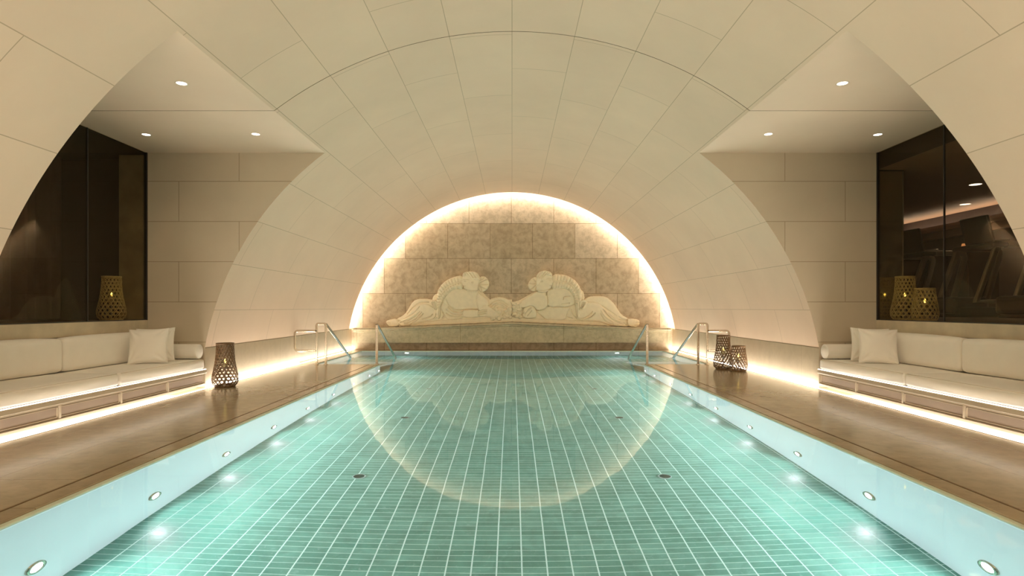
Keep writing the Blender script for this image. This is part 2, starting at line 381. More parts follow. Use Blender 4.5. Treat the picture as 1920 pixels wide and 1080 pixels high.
for i in range(n):
    for j in range(4): a = 4*i+j; b = 4*i+(j+1) % 4; f.append((a, b, b+4, a+4))
tag(mesh('cove_light_strip', v, f, E_RING), 'glowing white arched light strip around the end wall behind the statues', 'light strip')
# rear of the hall: left open so the added world light fills it

# ------------------------------------------------------------------ deck, pool
def deck_piece(bm, a, b): add_box(bm, a, b, .003, 1)
bm = bmesh.new(); SL = 3.08
for s in (-1, 1):
    deck_piece(bm, (s*(PE+.05), Y0, -.25), (s*SL, DEND, .02)); deck_piece(bm, (s*(SL+.018), Y0, -.25), (s*4.615, DEND, .02))
    deck_piece(bm, (s*(PW+.02), DEND-.0005, -.25), (s*4.615, YW, .0195))
deck_piece(bm, (-4.35, PEND+.02, -.25), (4.35, YW, .019))
struct(bm_obj('floor', bm, M_DECK))
struct(box('trim_6', (-SL-.018, Y0, -.06), (-SL, DEND, -.03), M_DARK)); struct(box('trim_6', (SL, Y0, -.06), (SL+.018, DEND, -.03), M_DARK))
bm = bmesh.new()
for s in (-1, 1):
    add_box(bm, (s*PE, -3, -.005), (s*(PE+.05), DEND, .012), .006, 2)
    add_box(bm, (s*PE, DEND-.02, -.005), (s*PW, DEND+.015, .013), .004, 2)
    add_box(bm, (s*PW, DEND, -.005), (s*(PW+.022), PEND, .012), .006, 2)
add_box(bm, (-PW, PEND, -.005), (PW, PEND+.022, .012), .006, 2)
struct(bm_obj('trim_7', bm, M_LIP))
# basin: floor of tiles, rendered walls, entry steps at both far corners
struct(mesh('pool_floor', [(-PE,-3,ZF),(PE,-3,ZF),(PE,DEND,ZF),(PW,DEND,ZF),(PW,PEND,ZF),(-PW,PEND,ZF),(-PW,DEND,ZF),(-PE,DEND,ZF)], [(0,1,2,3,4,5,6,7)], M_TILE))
v, f = [], []
def wq(a, b):
    k = len(v); v.extend([(a[0],a[1],ZF),(b[0],b[1],ZF),(b[0],b[1],-.006),(a[0],a[1],-.006)]); f.append((k,k+1,k+2,k+3))
pts = [(-PE,-3),(PE,-3),(PE,DEND),(PW,DEND),(PW,PEND),(-PW,PEND),(-PW,DEND),(-PE,DEND)]
for i in range(8): wq(pts[i], pts[(i+1) % 8])
struct(mesh('pool_walls', v, f, M_POOLW))
for s in (-1, 1):
    bm = bmesh.new()
    for i in range(6): add_box(bm, (s*PE, DEND+.01, ZF), (s*PW, DEND+.40+.34*i, -.20*(i+1)), .008, 2)
    bm2 = bm
    struct(bm_obj('pool_steps', bm2, M_POOLW))
wt = mesh('pool_water', [(-PE-.002,-3,0),(PE+.002,-3,0),(PE+.002,DEND,0),(PW+.01,DEND,0),(PW+.01,PEND+.01,0),(-PW-.01,PEND+.01,0),(-PW-.01,DEND,0),(-PE-.002,DEND,0)], [(0,1,2,3,4,5,6,7)], M_WATER)
tag(wt, 'still clear turquoise water filling the swimming pool and mirroring the lit arch', 'water', kind='stuff')

ORD = ['nearest the camera','second from the camera','third from the camera','fourth from the camera','fifth from the camera','sixth from the camera','third from the far steps','second from the far steps','nearest the far steps']
def pool_light(loc, nx, label, r=.075):
    t = empty('pool_light', loc); tag(t, label, 'pool light', 'underwater lights')
    lathe('rim', [(r*.66, .004), (r*.70, .014), (r*.92, .014), (r, .004), (r, -.01)], M_STEEL, t, 32, axis=nx)
    lathe('lens', [(.0001, .008), (r*.4, .008), (r*.66, .006)], E_POOL, t, 32, axis=nx)
    ld = bpy.data.lights.new('pool_beam', 'SPOT'); ld.energy = POOL_W; ld.color = COOL; ld.spot_size = math.radians(150); ld.spot_blend = .9; ld.shadow_soft_size = .05
    lo = bpy.data.objects.new('beam', ld); COL.objects.link(lo); lo.parent = t; lo.location = Vector(nx)*.03
    lo.rotation_euler = (Vector(nx)+Vector((0,0,-.35))).to_track_quat('-Z', 'Y').to_euler()
for s, side in ((-1,'left'),(1,'right')):
    for i, k in enumerate(range(3, 12)):
        y = k*1.178
        if k == 11: y = 12.6
        pool_light((s*(PE-.004), y, -.91), (-s,0,0), 'round underwater light in the %s pool wall, %s' % (side, ORD[i]))
    pool_light((s*3.0, PEND-.004, -.5), (0,-1,0), 'round underwater light in the far end wall of the pool on the %s' % side)
    for i, y in enumerate((5.65, 8.06, 10.45, 12.86)):
        t = empty('floor_drain', (s*1.473, y, ZF)); nm = ('nearest the camera','second from the camera','third from the camera','farthest from the camera')[i]
        tag(t, 'round dark inlet grate in the tiled pool floor, %s row, %s' % (side, nm), 'drain', 'pool floor inlets')
        lathe('rim', [(.052,.002),(.053,.008),(.062,.008),(.066,.001)], M_DRIM, t, 28)
        bm = bmesh.new()
        for k in range(7):
            x = -.042+.014*k; hw = math.sqrt(max(.0001, .052**2-x*x)); add_box(bm, (x-.003, -hw, .001), (x+.003, hw, .007))
        bm_obj('grille', bm, plain('drain_grille', (.03,.07,.06,1), .4) if 'drain_grille' not in bpy.data.materials else bpy.data.materials['drain_grille'], t)
        lathe('sump', [(.0001,.001),(.052,.001)], bpy.data.materials['drain_grille'], t, 28)

# ------------------------------------------------------------------ stone bench under the lunette
YB = 16.95
def ledge_top(x): return .66 + (.17*max(0, 1-abs(x)/4.02))
xs = [-4.60,-4.02]+[-4.02+4.02*k/6 for k in range(1,7)]+[4.02*k/6 for k in range(1,7)]+[4.60]
v, f = [], []
section = [(YW-.002, .0), (YB+.03, .0), (YB+.03, -.025), (YB, -.03), (YB, -.05), (YB+.045, -.075), (YB+.045, -.10), (YB+.07, -.12)]
for x in xs:
    e = ledge_top(x)
    for y, dz in section: v.append((x, y, e+dz))
    v.append((x*.985, YB+.07, .235)); v.append((x*.985, YW-.002, .235))
m = len(section)+2
for i in range(len(xs)-1):
    for j in range(m): a = i*m+j; b = i*m+(j+1) % m; f.append((a, b, b+m, a+m))
f.append(tuple(range(m))); f.append(tuple((len(xs)-1)*m+j for j in range(m))[::-1])
lt = mesh('stone_ledge', v, f, M_TRAV); tag(lt, 'wide travertine ledge with a low pediment top carrying the two carved figures', 'ledge')

# ------------------------------------------------------------------ carved relief figures
PFIG = 1100/17.12
def fig(ox, oy, polys, mirror_name):
    pass
GX = np.arange(-3.95, 3.95, .0115)
def seg_d(px, pz, a, b):
    ax, az = a; bx, bz = b; dx, dz = bx-ax, bz-az; L = dx*dx+dz*dz+1e-12
    t = np.clip(((px-ax)*dx+(pz-az)*dz)/L, 0, 1); return np.hypot(px-ax-t*dx, pz-az-t*dz)
def line_d(px, pz, pts): 
    d = np.full(px.shape, 9.)
    for a, b in zip(pts[:-1], pts[1:]): d = np.minimum(d, seg_d(px, pz, a, b))
    return d
def inside(px, pz, pts):
    c = np.zeros(px.shape, bool); n = len(pts)
    for i in range(n):
        (x1, z1), (x2, z2) = pts[i], pts[(i+1) % n]
        if abs(z1-z2) < 1e-9: continue
        c ^= ((z1 > pz) != (z2 > pz)) & (px < (x2-x1)*(pz-z1)/(z2-z1)+x1)
    return c
def smooth_poly(pts, it=2, closed=True):
    for _ in range(it):
        o = []; n = len(pts)
        if not closed: o.append(pts[0])
        for i in range(n if closed else n-1):
            a, b = pts[i], pts[(i+1) % n]
            o.append((a[0]*.75+b[0]*.25, a[1]*.75+b[1]*.25)); o.append((a[0]*.25+b[0]*.75, a[1]*.25+b[1]*.75))
        if not closed: o.append(pts[-1])
        pts = o
    return pts
class Relief:
    def __init__(s, ox, oy, xr):
        s.ox, s.oy = ox, oy
        st = .0105
        s.x = np.arange(xr[0], xr[1], st); s.z = np.arange(.55, 2.38, st)
        s.X, s.Z = np.meshgrid(s.x, s.z); s.H = np.zeros(s.X.shape); s.L = np.zeros(s.X.shape, int)
    def w(s, p): x = s.ox+p[0]/7.385; y = s.oy+p[1]/7.385; return ((x-960)/PFIG, CAMZ+(577-y)/PFIG)
    def shape(s, pts, level, bulge, width, lab, it=2, add=False):
        q = [s.w(p) for p in pts]; q = smooth_poly(q, it) if it else q
        ins = inside(s.X, s.Z, q); d = np.zeros(s.X.shape); d[ins] = line_d(s.X[ins], s.Z[ins], q+[q[0]])
        bulge *= .30; t = np.clip(d/(width*.8), 0, 1); h = level+bulge*np.sqrt(np.clip(1-(1-t)**2, 0, 1))
        if add: s.H[ins] = s.H[ins]+h[ins]
        elif lab == UND: m = ins & (s.L == 0); s.H[m] = h[m]; s.L[m] = CLOTH
        else: m = ins & (h > s.H-.05); s.H[m] = h[m]; s.L[m] = lab
    def groove(s, pts, depth=.02, width=.016, it=2, only=None):
        q = smooth_poly([s.w(p) for p in pts], it, False); d = line_d(s.X, s.Z, q); g = depth*1.5*np.exp(-(d/(width*.8))**2)
        m = s.L > 0
        if only is not None: m &= (s.L == only)
        s.H[m] -= g[m]
    def ridge(s, pts, hgt=.02, width=.02, only=None): s.groove(pts, -hgt, width, only=only)
    def blob(s, c, rx, ry, hgt, lab, ang=0, base=None):
        cx, cz = s.w(c); rx /= 7.385*PFIG; ry /= 7.385*PFIG; dx, dz = s.X-cx, s.Z-cz; ca, sa = math.cos(ang), math.sin(ang)
        u = (dx*ca+dz*sa)/rx; v_ = (-dx*sa+dz*ca)/ry; rr = u*u+v_*v_; m = rr < 1
        b = (s.H[m] if base is None else base); s.H[m] = b+hgt*np.sqrt(1-rr[m]); s.L[m] = lab
    def build(s, names, root):
        s.L[s.Z < .665+.17*np.clip(1-np.abs(s.X)/4.02, 0, 1)] = 0
        from_lab = s.L > 0; H = s.H.copy()
        near = from_lab.copy()
        near[1:] |= from_lab[:-1]; near[:-1] |= from_lab[1:]; n2 = near.copy(); near[:,1:] |= n2[:,:-1]; near[:,:-1] |= n2[:,1:]
        H[~from_lab] = -.03
        nz, nx = H.shape; idx = np.arange(nz*nx).reshape(nz, nx)
        a, b, c, d = idx[:-1,:-1], idx[:-1,1:], idx[1:,1:], idx[1:,:-1]
        LL = np.stack([s.L[:-1,:-1], s.L[:-1,1:], s.L[1:,1:], s.L[1:,:-1]]); fl = LL.max(0)
        quads = np.stack([a, b, c, d], -1)
        X, Z, Yv = s.X.ravel(), s.Z.ravel(), (YW-H).ravel()
        for lab, nm in names.items():
            q = quads[(fl == lab)]
            if len(q) == 0: continue
            used, inv = np.unique(q, return_inverse=True); vv = np.stack([X[used], Yv[used], Z[used]], -1)
            mesh(nm, vv.tolist(), inv.reshape(q.shape).tolist(), M_FIG, root, smooth=True)
UND = 99
BODY, CLOTH, HAIR, GAR, BASE, FRUIT, FOOT, ARM = 1, 2, 3, 4, 5, 6, 7, 8
NM = {BODY:'body', CLOTH:'drapery', HAIR:'hair', GAR:'garland', BASE:'base', FRUIT:'fruit_horn', FOOT:'foot', ARM:'arm'}
def garland(r, outer, mid, inner, lv):
    r.shape(outer+inner[::-1], lv, .03, .05, GAR)
    o, m, i = [smooth_poly(q, 2, False) for q in (outer, mid, inner)]
    def at(q, t):
        L = [0]
        for a, b in zip(q[:-1], q[1:]): L.append(L[-1]+math.hypot(b[0]-a[0], b[1]-a[1]))
        x = t*L[-1]
        for k in range(len(q)-1):
            if L[k+1] >= x: u = (x-L[k])/(L[k+1]-L[k]+1e-9); return (q[k][0]+(q[k+1][0]-q[k][0])*u, q[k][1]+(q[k+1][1]-q[k][1])*u)
        return q[-1]
    r.ridge(m, .022, .014)
    n = 13
    for k in range(n):
        t = .03+.72*(k+.5)/n
        for A, B in ((o, m), (m, i)):
            p, q = at(A, t), at(B, t); c = ((p[0]+q[0])/2, (p[1]+q[1])/2); ln = math.hypot(p[0]-q[0], p[1]-q[1])
            ang = math.atan2(-(q[1]-p[1]), q[0]-p[0])
            r.blob(c, ln*.40, 21, .038, GAR, ang)
def fruits(r, cx0, cx1, cy0, cy1, n, lv, sd):
    rg = random.Random(sd)
    for k in range(n): r.blob((rg.uniform(cx0, cx1), rg.uniform(cy0, cy1)), rg.uniform(18, 30), rg.uniform(18, 28), rg.uniform(.03,.05), FRUIT, base=lv+rg.uniform(-.01,.02))

# left figure
r = Relief(700, 480, (-4.0, .004))
r.shape([(900,600),(980,500),(1080,440),(1240,440),(1480,470),(1620,610),(1940,600),(1940,890),(1000,900),(640,910),(860,740)], .125, .0, .03, UND, 0)
r.shape([(330,985),(500,930),(640,898),(1000,885),(1470,868),(1925,850),(1925,960),(1300,985),(700,1010),(330,1010)], .15, .02, .03, BASE, 0)
r.shape([(800,640),(812,590),(835,540),(882,512),(900,560),(890,640),(850,650)], .12, .05, .06, ARM)
r.shape([(290,880),(400,830),(450,780),(500,690),(545,625),(600,597),(680,590),(810,600),(880,640),(1000,740),(1010,880),(650,925),(560,960),(440,985),(340,985)], .10, .08, .14, CLOTH)
r.shape([(330,905),(430,870),(520,760),(600,690),(660,660),(740,660),(800,700),(880,740),(900,870),(640,915),(500,950),(380,978)], .15, .08, .14, CLOTH)
r.shape([(1000,620),(1090,735),(1240,735),(1260,865),(1020,888),(985,800),(925,720),(940,660)], .15, .05, .08, CLOTH)
r.shape([(950,640),(985,570),(1030,500),(1090,455),(1230,450),(1300,470),(1440,470),(1480,530),(1560,580),(1610,605),(1590,670),(1500,730),(1240,742),(1110,738),(1050,700)], .15, .09, .22, BODY)
r.shape([(168,905),(200,886),(300,868),(345,895),(352,965),(300,980),(215,980),(188,950),(172,925)], .14, .07, .06, FOOT)
for q in ([(175,905),(215,905)], [(178,925),(225,925)], [(188,945),(230,943)], [(200,962),(238,960)]): r.groove(q, .03, .010, 0)
for q in ([(420,870),(520,820),(600,760),(640,700)], [(380,920),(500,880),(580,830),(650,770)], [(430,940),(560,890),(640,820),(670,780)], [(520,945),(600,890),(660,850),(690,800)], [(680,880),(740,860),(800,840),(820,810)],
          [(700,900),(800,885),(860,850),(870,800)], [(330,890),(400,900),(460,940)], [(470,800),(560,690),(640,640),(760,640)], [(950,860),(980,820),(960,780)],
          [(1040,700),(1090,760),(1180,780),(1240,760)], [(1010,740),(1080,800),(1180,820),(1240,800)], [(1010,790),(1090,840),(1230,840)]): r.groove(q, .028, .014)
for q in ([(400,895),(520,845),(600,785)], [(560,915),(620,860),(665,815)], [(1020,720),(1090,780),(1200,800)]): r.ridge(q, .015, .015)
r.shape([(1560,680),(1600,605),(1680,572),(1760,568),(1830,582),(1900,625),(1930,680),(1930,860),(1700,865),(1640,760)], .13, .07, .10, FRUIT)
for k in range(4): r.groove([(1600+25*k,690+22*k),(1680+12*k,620+28*k),(1780,610+30*k),(1860-10*k,680+24*k)], .025, .012)
fruits(r, 1700, 1925, 735, 850, 36, .20, 1); fruits(r, 1590, 1760, 840, 875, 9, .17, 2)
r.shape([(1440,490),(1500,545),(1580,600),(1610,660),(1560,730),(1470,770),(1440,700),(1420,600)], .19, .06, .10, BODY)
r.shape([(1240,750),(1300,738),(1440,742),(1465,760),(1460,830),(1440,850),(1255,852),(1235,810)], .21, .07, .08, CLOTH)
r.shape([(1440,770),(1500,720),(1545,675),(1590,690),(1660,735),(1735,795),(1745,830),(1690,850),(1600,845),(1480,832),(1445,820)], .22, .06, .07, BODY)
for k in range(4): r.groove([(1450,760+18*k),(1500,745+20*k),(1570,740+18*k)], .035, .009)
garland(r, [(1240,262),(1130,282),(1020,328),(940,395),(890,480),(876,570),(872,680),(872,860)], [(1240,350),(1130,372),(1040,422),(970,492),(925,570),(905,660),(898,860)], [(1250,458),(1180,448),(1110,455),(1040,512),(985,580),(950,640),(928,720),(922,870)], .20)
r.shape([(792,640),(850,604),(884,630),(897,700),(888,742),(850,738),(820,695)], .22, .05, .05, ARM)
for k in range(3): r.groove([(815+18*k,640-5*k),(835+18*k,690),(850+16*k,738)], .035, .008)
r.shape([(1460,300),(1500,274),(1550,284),(1590,330),(1603,390),(1582,450),(1530,498),(1480,497),(1445,450),(1450,380)], .17, .06, .09, HAIR)
for q in ([(1450,400),(1530,340),(1590,330)], [(1460,400),(1600,395)], [(1450,410),(1540,450),(1570,470)], [(1460,330),(1520,330),(1540,290)], [(1480,400),(1500,495)]): r.groove(q, .03, .011)
r.shape([(1236,250),(1260,226),(1330,216),(1410,220),(1455,255),(1472,300),(1466,360),(1450,420),(1446,490),(1380,505),(1300,490),(1292,465),(1262,456),(1250,440),(1252,420),(1240,408),(1246,385),(1228,365),(1240,330),(1236,300)], .24, .07, .11, BODY, 1)
r.shape([(1236,250),(1260,226),(1330,214),(1410,218),(1455,250),(1476,300),(1470,345),(1420,320),(1380,330),(1340,280),(1290,262),(1240,300)], .27, .05, .06, HAIR, 1)
for k in range(5): r.groove([(1260+40*k,232),(1285+38*k,260),(1320+34*k,300)], .02, .010, only=HAIR)
r.groove([(1290,475),(1370,482),(1440,478)], .02, .012); r.blob((1275,345), 16, 8, -.02, BODY); r.groove([(1240,410),(1275,412)], .025, .008, 0); r.blob((1375,365), 14, 20, .02, BODY); r.blob((1370,368), 7, 12, -.05, BODY)
r.groove([(1255,322),(1300,318),(1320,330)], .02, .01)
r.groove([(1100,735),(1180,745),(1300,738),(1440,742)], .03, .012); r.groove([(1010,590),(1040,680),(1110,728)], .02, .015)
L_root = empty('carved_figure', (-2.0, YW, .66)); tag(L_root, 'cream stone relief of a reclining draped figure, left one of the facing pair', 'statue', 'pair of carved figures')
r.build(NM, L_root)
for ch in L_root.children: ch.matrix_parent_inverse = Matrix.Translation((2.0, -YW, -.66))

# right figure
r = Relief(960, 480, (.0, 4.0))
r.shape([(0,640),(90,620),(340,480),(540,440),(800,440),(900,560),(960,640),(1000,740),(1220,905),(900,900),(0,890)], .125, .0, .03, UND, 0)
r.shape([(0,855),(745,893),(1220,905),(1330,945),(1640,985),(1640,1010),(1200,1000),(700,985),(0,960)], .15, .02, .03, BASE, 0)
r.shape([(950,460),(985,480),(1005,530),(1008,600),(990,640),(950,630)], .12, .05, .06, ARM)
r.shape([(1000,620),(1050,570),(1130,553),(1240,553),(1320,568),(1370,608),(1440,680),(1500,785),(1560,838),(1630,868),(1650,985),(1420,985),(1330,960),(1220,915),(900,895),(750,890),(750,800),(800,715),(870,670)], .10, .08, .14, CLOTH)
r.shape([(930,740),(1010,650),(1060,630),(1150,630),(1230,660),(1270,720),(1340,790),(1450,870),(1610,965),(1420,975),(1300,935),(1200,895),(900,895),(880,800)], .15, .08, .14, CLOTH)
r.shape([(1595,880),(1640,866),(1760,884),(1775,905),(1768,960),(1722,988),(1670,988),(1610,965)], .14, .07, .06, FOOT)
for q in ([(1715,905),(1772,900)], [(1712,925),(1772,925)], [(1710,945),(1765,948)], [(1700,962),(1750,968)]): r.groove(q, .03, .010, 0)
for q in ([(1110,770),(1060,830),(960,880),(890,850)], [(1150,790),(1090,850),(1000,885)], [(1230,800),(1260,870),(1330,930),(1400,945)], [(1260,740),(1330,830),(1440,900),(1560,935)], [(1330,790),(1420,870),(1540,900),(1600,890)],
          [(1050,640),(1180,640),(1250,690),(1330,740),(1450,830)], [(820,740),(850,820),(900,870)], [(770,850),(830,860)], [(1280,760),(1350,860),(1460,925),(1590,960)], [(1480,840),(1540,880),(1600,885)]): r.groove(q, .028, .014)
for q in ([(1240,760),(1300,850),(1400,910)], [(1120,800),(1060,850),(980,895)]): r.ridge(q, .018, .016)
r.shape([(340,765),(450,735),(510,685),(700,705),(820,690),(760,790),(748,890),(480,890),(420,835),(370,795)], .15, .07, .12, BODY)
r.shape([(480,500),(530,455),(700,445),(780,465),(840,525),(872,605),(872,665),(800,702),(700,712),(640,700),(560,712),(500,690),(470,600)], .17, .09, .18, BODY)
r.shape([(345,485),(230,560),(130,618),(78,690),(90,724),(190,718),(240,690),(300,700),(340,755),(450,742),(505,685),(495,600),(440,480)], .19, .08, .14, BODY)
r.shape([(0,680),(40,632),(90,616),(140,628),(130,680),(165,740),(165,860),(0,860)], .14, .06, .06, FRUIT)
fruits(r, 5, 130, 650, 850, 30, .19, 3)
r.shape([(150,745),(205,692),(270,678),(322,720),(342,790),(332,852),(250,864),(160,858),(140,800)], .20, .07, .09, BODY)
for q in ([(180,800),(230,740),(260,720)], [(210,830),(270,760)], [(150,770),(180,790),(170,850)], [(60,790),(110,760),(160,755)], [(120,820),(160,790)]): r.groove(q, .025, .010)
garland(r, [(555,252),(680,250),(780,273),(870,328),(930,400),(962,480),(967,560),(955,640),(945,830)], [(555,350),(680,346),(770,372),(850,432),(892,512),(908,600),(915,840)], [(540,452),(620,458),(700,442),(780,468),(838,530),(868,600),(882,660),(890,840)], .20)
r.shape([(925,655),(960,615),(1000,598),(1037,640),(1022,700),(988,744),(938,740)], .22, .05, .05, ARM)
for k in range(3): r.groove([(1010-18*k,640),(985-16*k,700),(955-12*k,742)], .035, .008)
r.shape([(345,278),(270,308),(230,368),(220,410),(243,466),(290,490),(345,485),(360,400)], .17, .06, .09, HAIR)
for q in ([(345,380),(290,390),(230,380)], [(345,370),(300,330),(280,305)], [(345,395),(300,430),(260,470)], [(350,400),(330,440),(320,490)]): r.groove(q, .03, .011)
r.shape([(345,262),(380,220),(440,205),(520,213),(555,248),(560,290),(553,325),(568,362),(552,380),(556,402),(545,412),(548,432),(530,450),(505,465),(500,490),(430,510),(338,495),(335,400),(340,320)], .24, .07, .11, BODY, 1)
r.shape([(342,262),(380,218),(440,203),(520,211),(557,246),(556,285),(500,262),(450,275),(430,320),(390,330),(370,400),(336,410),(338,320)], .27, .05, .06, HAIR, 1)
for k in range(5): r.groove([(390+34*k,222),(375+26*k,262),(352+22*k,310)], .02, .010, only=HAIR)
r.groove([(345,480),(430,478),(500,462)], .02, .012); r.blob((520,340), 16, 8, -.02, BODY); r.groove([(522,405),(556,404)], .025, .008, 0); r.blob((410,350), 14, 20, .02, BODY); r.blob((413,352), 7, 12, -.05, BODY)
r.groove([(480,325),(500,312),(545,318)], .02, .01)
r.groove([(480,520),(505,640),(470,730),(350,765)], .03, .012); r.groove([(500,690),(560,712),(640,700),(700,712),(800,702),(860,670)], .03, .012); r.groove([(710,600),(715,565),(800,560)], .03, .012); r.groove([(90,724),(190,718),(240,688),(300,700),(340,760)], .03, .012); r.groove([(690,670),(790,655)], .015, .02)
R_root = empty('carved_figure', (2.0, YW, .66)); tag(R_root, 'cream stone relief of a reclining bare chested figure, right one of the facing pair', 'statue', 'pair of carved figures')
r.build(NM, R_root)
for ch in R_root.children: ch.matrix_parent_inverse = Matrix.Translation((-2.0, -YW, -.66))

# ------------------------------------------------------------------ windows, rooms behind them
for s, side, k in ((-1,'left',1),(1,'right',2)):
    wn = struct(empty('window_%d' % k, (s*(XN+.02), (Y1+Y2)/2, ZS)))
    loc = Vector(wn.location)
    def B(name, a, b, m):
        o = box(name, tuple(Vector(a)-loc), tuple(Vector(b)-loc), m, wn); return o
    ym = 7.785 if s < 0 else 7.65
    B('pane', (s*(XN+.012), Y1, ZS+.012), (s*(XN+.024), ym-.004, ZN), M_GLASS)
    B('pane', (s*(XN+.012), ym+.004, ZS+.012), (s*(XN+.024), Y2-.02, ZN), M_GLASS)
    B('joint', (s*(XN+.008), ym-.008, ZS), (s*(XN+.028), ym+.008, ZN), M_DARK)
    B('frame', (s*(XN+.0), Y2-.022, ZS), (s*(XN+.04), Y2, ZN), M_DARK)
    B('frame', (s*(XN+.004), Y1, ZS), (s*(XN+.035), Y2, ZS+.014), M_DARK)
def room_shell(name, s, xb, yb, zc, mw, mc, mf):
    x0, y0 = XN+.02, 3.0
    struct(quad('floor', (s*x0,y0,ZS-.002), (s*xb,y0,ZS-.002), (s*xb,yb,ZS-.002), (s*x0,yb,ZS-.002), mf))
    struct(quad('ceiling', (s*x0,y0,zc), (s*xb,y0,zc), (s*xb,yb,zc), (s*x0,yb,zc), mc))
    v = []; f = []
    for a, b in (((xb,y0),(xb,yb)), ((x0,yb),(xb,yb)), ((x0,y0),(xb,y0)), ((x0+.001,Y2),(x0+.001,yb)), ((x0+.001,y0),(x0+.001,Y1)), ((XN+.03,Y1),(XN+.03,Y2))):
        k = len(v); zl, zh = (zc-.002, ZN+.05) if a[0] == XN+.03 else (ZS-.002, zc); v += [(s*a[0],a[1],zl),(s*b[0],b[1],zl),(s*b[0],b[1],zh),(s*a[0],a[1],zh)]; f.append((k,k+1,k+2,k+3))
    struct(mesh(name, v, f, mw))
room_shell('wall_gym', 1, 10.0, 15.2, 3.38, M_GYM, M_GYMC, M_GYMF)
room_shell('wall_lounge', -1, 8.6, 9.4, 3.62, plain('lounge_wall', (.02,.015,.012,1), .8), plain('lounge_ceiling', (.05,.045,.03,1), .8), M_GYMF)
# lounge: stone jamb and long dark curtain
struct(box('trim_8', (-(XN+.06), Y2-.02, ZS), (-(XN+.43), Y2+.3, 3.6), M_STAIN))
v, f = [], []; n = 260
for i in range(n+1):
    t = i/n; x = -(6.9+.15*math.sin(t*2.2)) ; y = 4.0+t*5.2; a = .06*math.sin(t*150)+.03*math.sin(t*67+1)
    v += [(x+a, y, ZS+.02), (x+a*1.0+.01*math.sin(t*40), y, 3.58)]
for i in range(n): f.append((2*i, 2*i+1, 2*i+3, 2*i+2))
tag(mesh('curtain', v, f, M_CURT, smooth=True), 'long dark pleated curtain behind the left smoked glass window', 'curtain')
# gym: mirror column, cornice, lamps
t = empty('mirror_column', (XN+.25, 9.4, ZS)); tag(t, 'mirror clad column behind the right window beside the tall lantern', 'mirror')
box('mirror_panel', (-.20, -.33, .0), (.17, .1, 2.3), M_MIRROR, t); box('frame', (.17, -.335, 0), (.182, .1, 2.3), M_GREY, t); box('frame', (-.20, -.335, 2.3), (.182, .1, 2.319), M_DARK, t)
bm = bmesh.new(); add_box(bm, (9.75, 3.1, 3.00), (10, 15.1, 3.08)); add_box(bm, (9.86, 3.1, 2.85), (10, 15.1, 3.00)); add_box(bm, (9.70, 3.1, 3.06), (9.74, 15.1, 3.12))
struct(bm_obj('trim_9', bm, M_GYMC))
cs = box('cornice_light_strip', (9.80, 6, 3.081), (9.86, 15, 3.09), emit('cornice_led', (1,.87,.76), 22)); tag(cs, 'warm strip of light along the cornice on the far wall of the gym', 'light strip')

def down(loc, label, r=.052, e=E_DOWN, watt=SPOT_W, nm='ceiling_light', group='niche downlights', cone=115):
    t = empty(nm, loc); tag(t, label, 'downlight', group)
    lathe('rim', [(r, -.001), (r*1.22, -.004), (r*1.25, 0)], M_BENCH, t, 28)
    lathe('lens', [(.0001, -.001), (r, -.001)], e, t, 28)
    if watt:
        ld = bpy.data.lights.new('downlight_beam', 'SPOT'); ld.energy = watt; ld.color = WARM; ld.spot_size = math.radians(cone); ld.spot_blend = .8; ld.shadow_soft_size = .05
        lo = bpy.data.objects.new('beam', ld); COL.objects.link(lo); lo.parent = t; lo.location = (0,0,-.02)
for s, side in ((-1,'left'),(1,'right')):
    down((s*3.52, 6.25, ZN), 'small recessed ceiling light in the %s niche, on the near side of the ceiling joint' % side)
    down((s*3.53, 8.08, ZN), 'small recessed ceiling light by the far wall of the %s niche, closer to the vault' % side)
    down((s*5.05, 8.10, ZN), 'small recessed ceiling light by the far wall of the %s niche, in the window corner' % side)
    down((s*5.05, 6.25, ZN), 'small recessed ceiling light in the %s niche above the sofa, nearest the window' % side)
down((8.01, 10.14, 3.38), 'round recessed gym ceiling light seen through the right window, higher in the photo', .09, E_DOWN, GYM_W, group='gym downlights')
down((9.33, 12.08, 3.38), 'round recessed gym ceiling light seen through the right window, lower in the photo', .09, E_DOWN, GYM_W, group='gym downlights')

# ------------------------------------------------------------------ built-in sofas
def cushion(name, a, b, bev, bulge_axis=None, bulge=.0, mat=M_FAB, pipe_axis=0):
    a, b = [min(p) for p in zip(a, b)], [max(p) for p in zip(a, b)]
    c = Vector(((a[0]+b[0])/2, (a[1]+b[1])/2, a[2])); o = empty(name, c)
    bm = bmesh.new(); add_box(bm, tuple(Vector(a)-c), tuple(Vector(b)-c), bev, 5)
    bmesh.ops.subdivide_edges(bm, edges=[e for e in bm.edges if e.calc_length() > .25], cuts=7, use_grid_fill=True)
    hx, hy, hz = [(q-p)/2 for p, q in zip(a, b)]
    for v_ in bm.verts:
        u = [v_.co.x/hx, v_.co.y/hy, (v_.co.z-hz)/hz]
        for ax in range(3):
            o1, o2 = [k for k in range(3) if k != ax]
            amt = bulge*max(0, 1-abs(u[o1])**3)*max(0, 1-abs(u[o2])**3)*u[ax]
            if ax == 2 and u[2] < 0: amt = 0
            if ax == 1: amt *= .2
            v_.co[ax] += amt
    bm_obj('cushion_cover', bm, mat, o, True)
    return o
def piping(o, path, mat=M_PIPE, r=.005, nrm=(1,0,0), closed=True):
    return sweep('piping', path, prof(2*r, 2*r, 1), mat, o, nrm, closed, True)
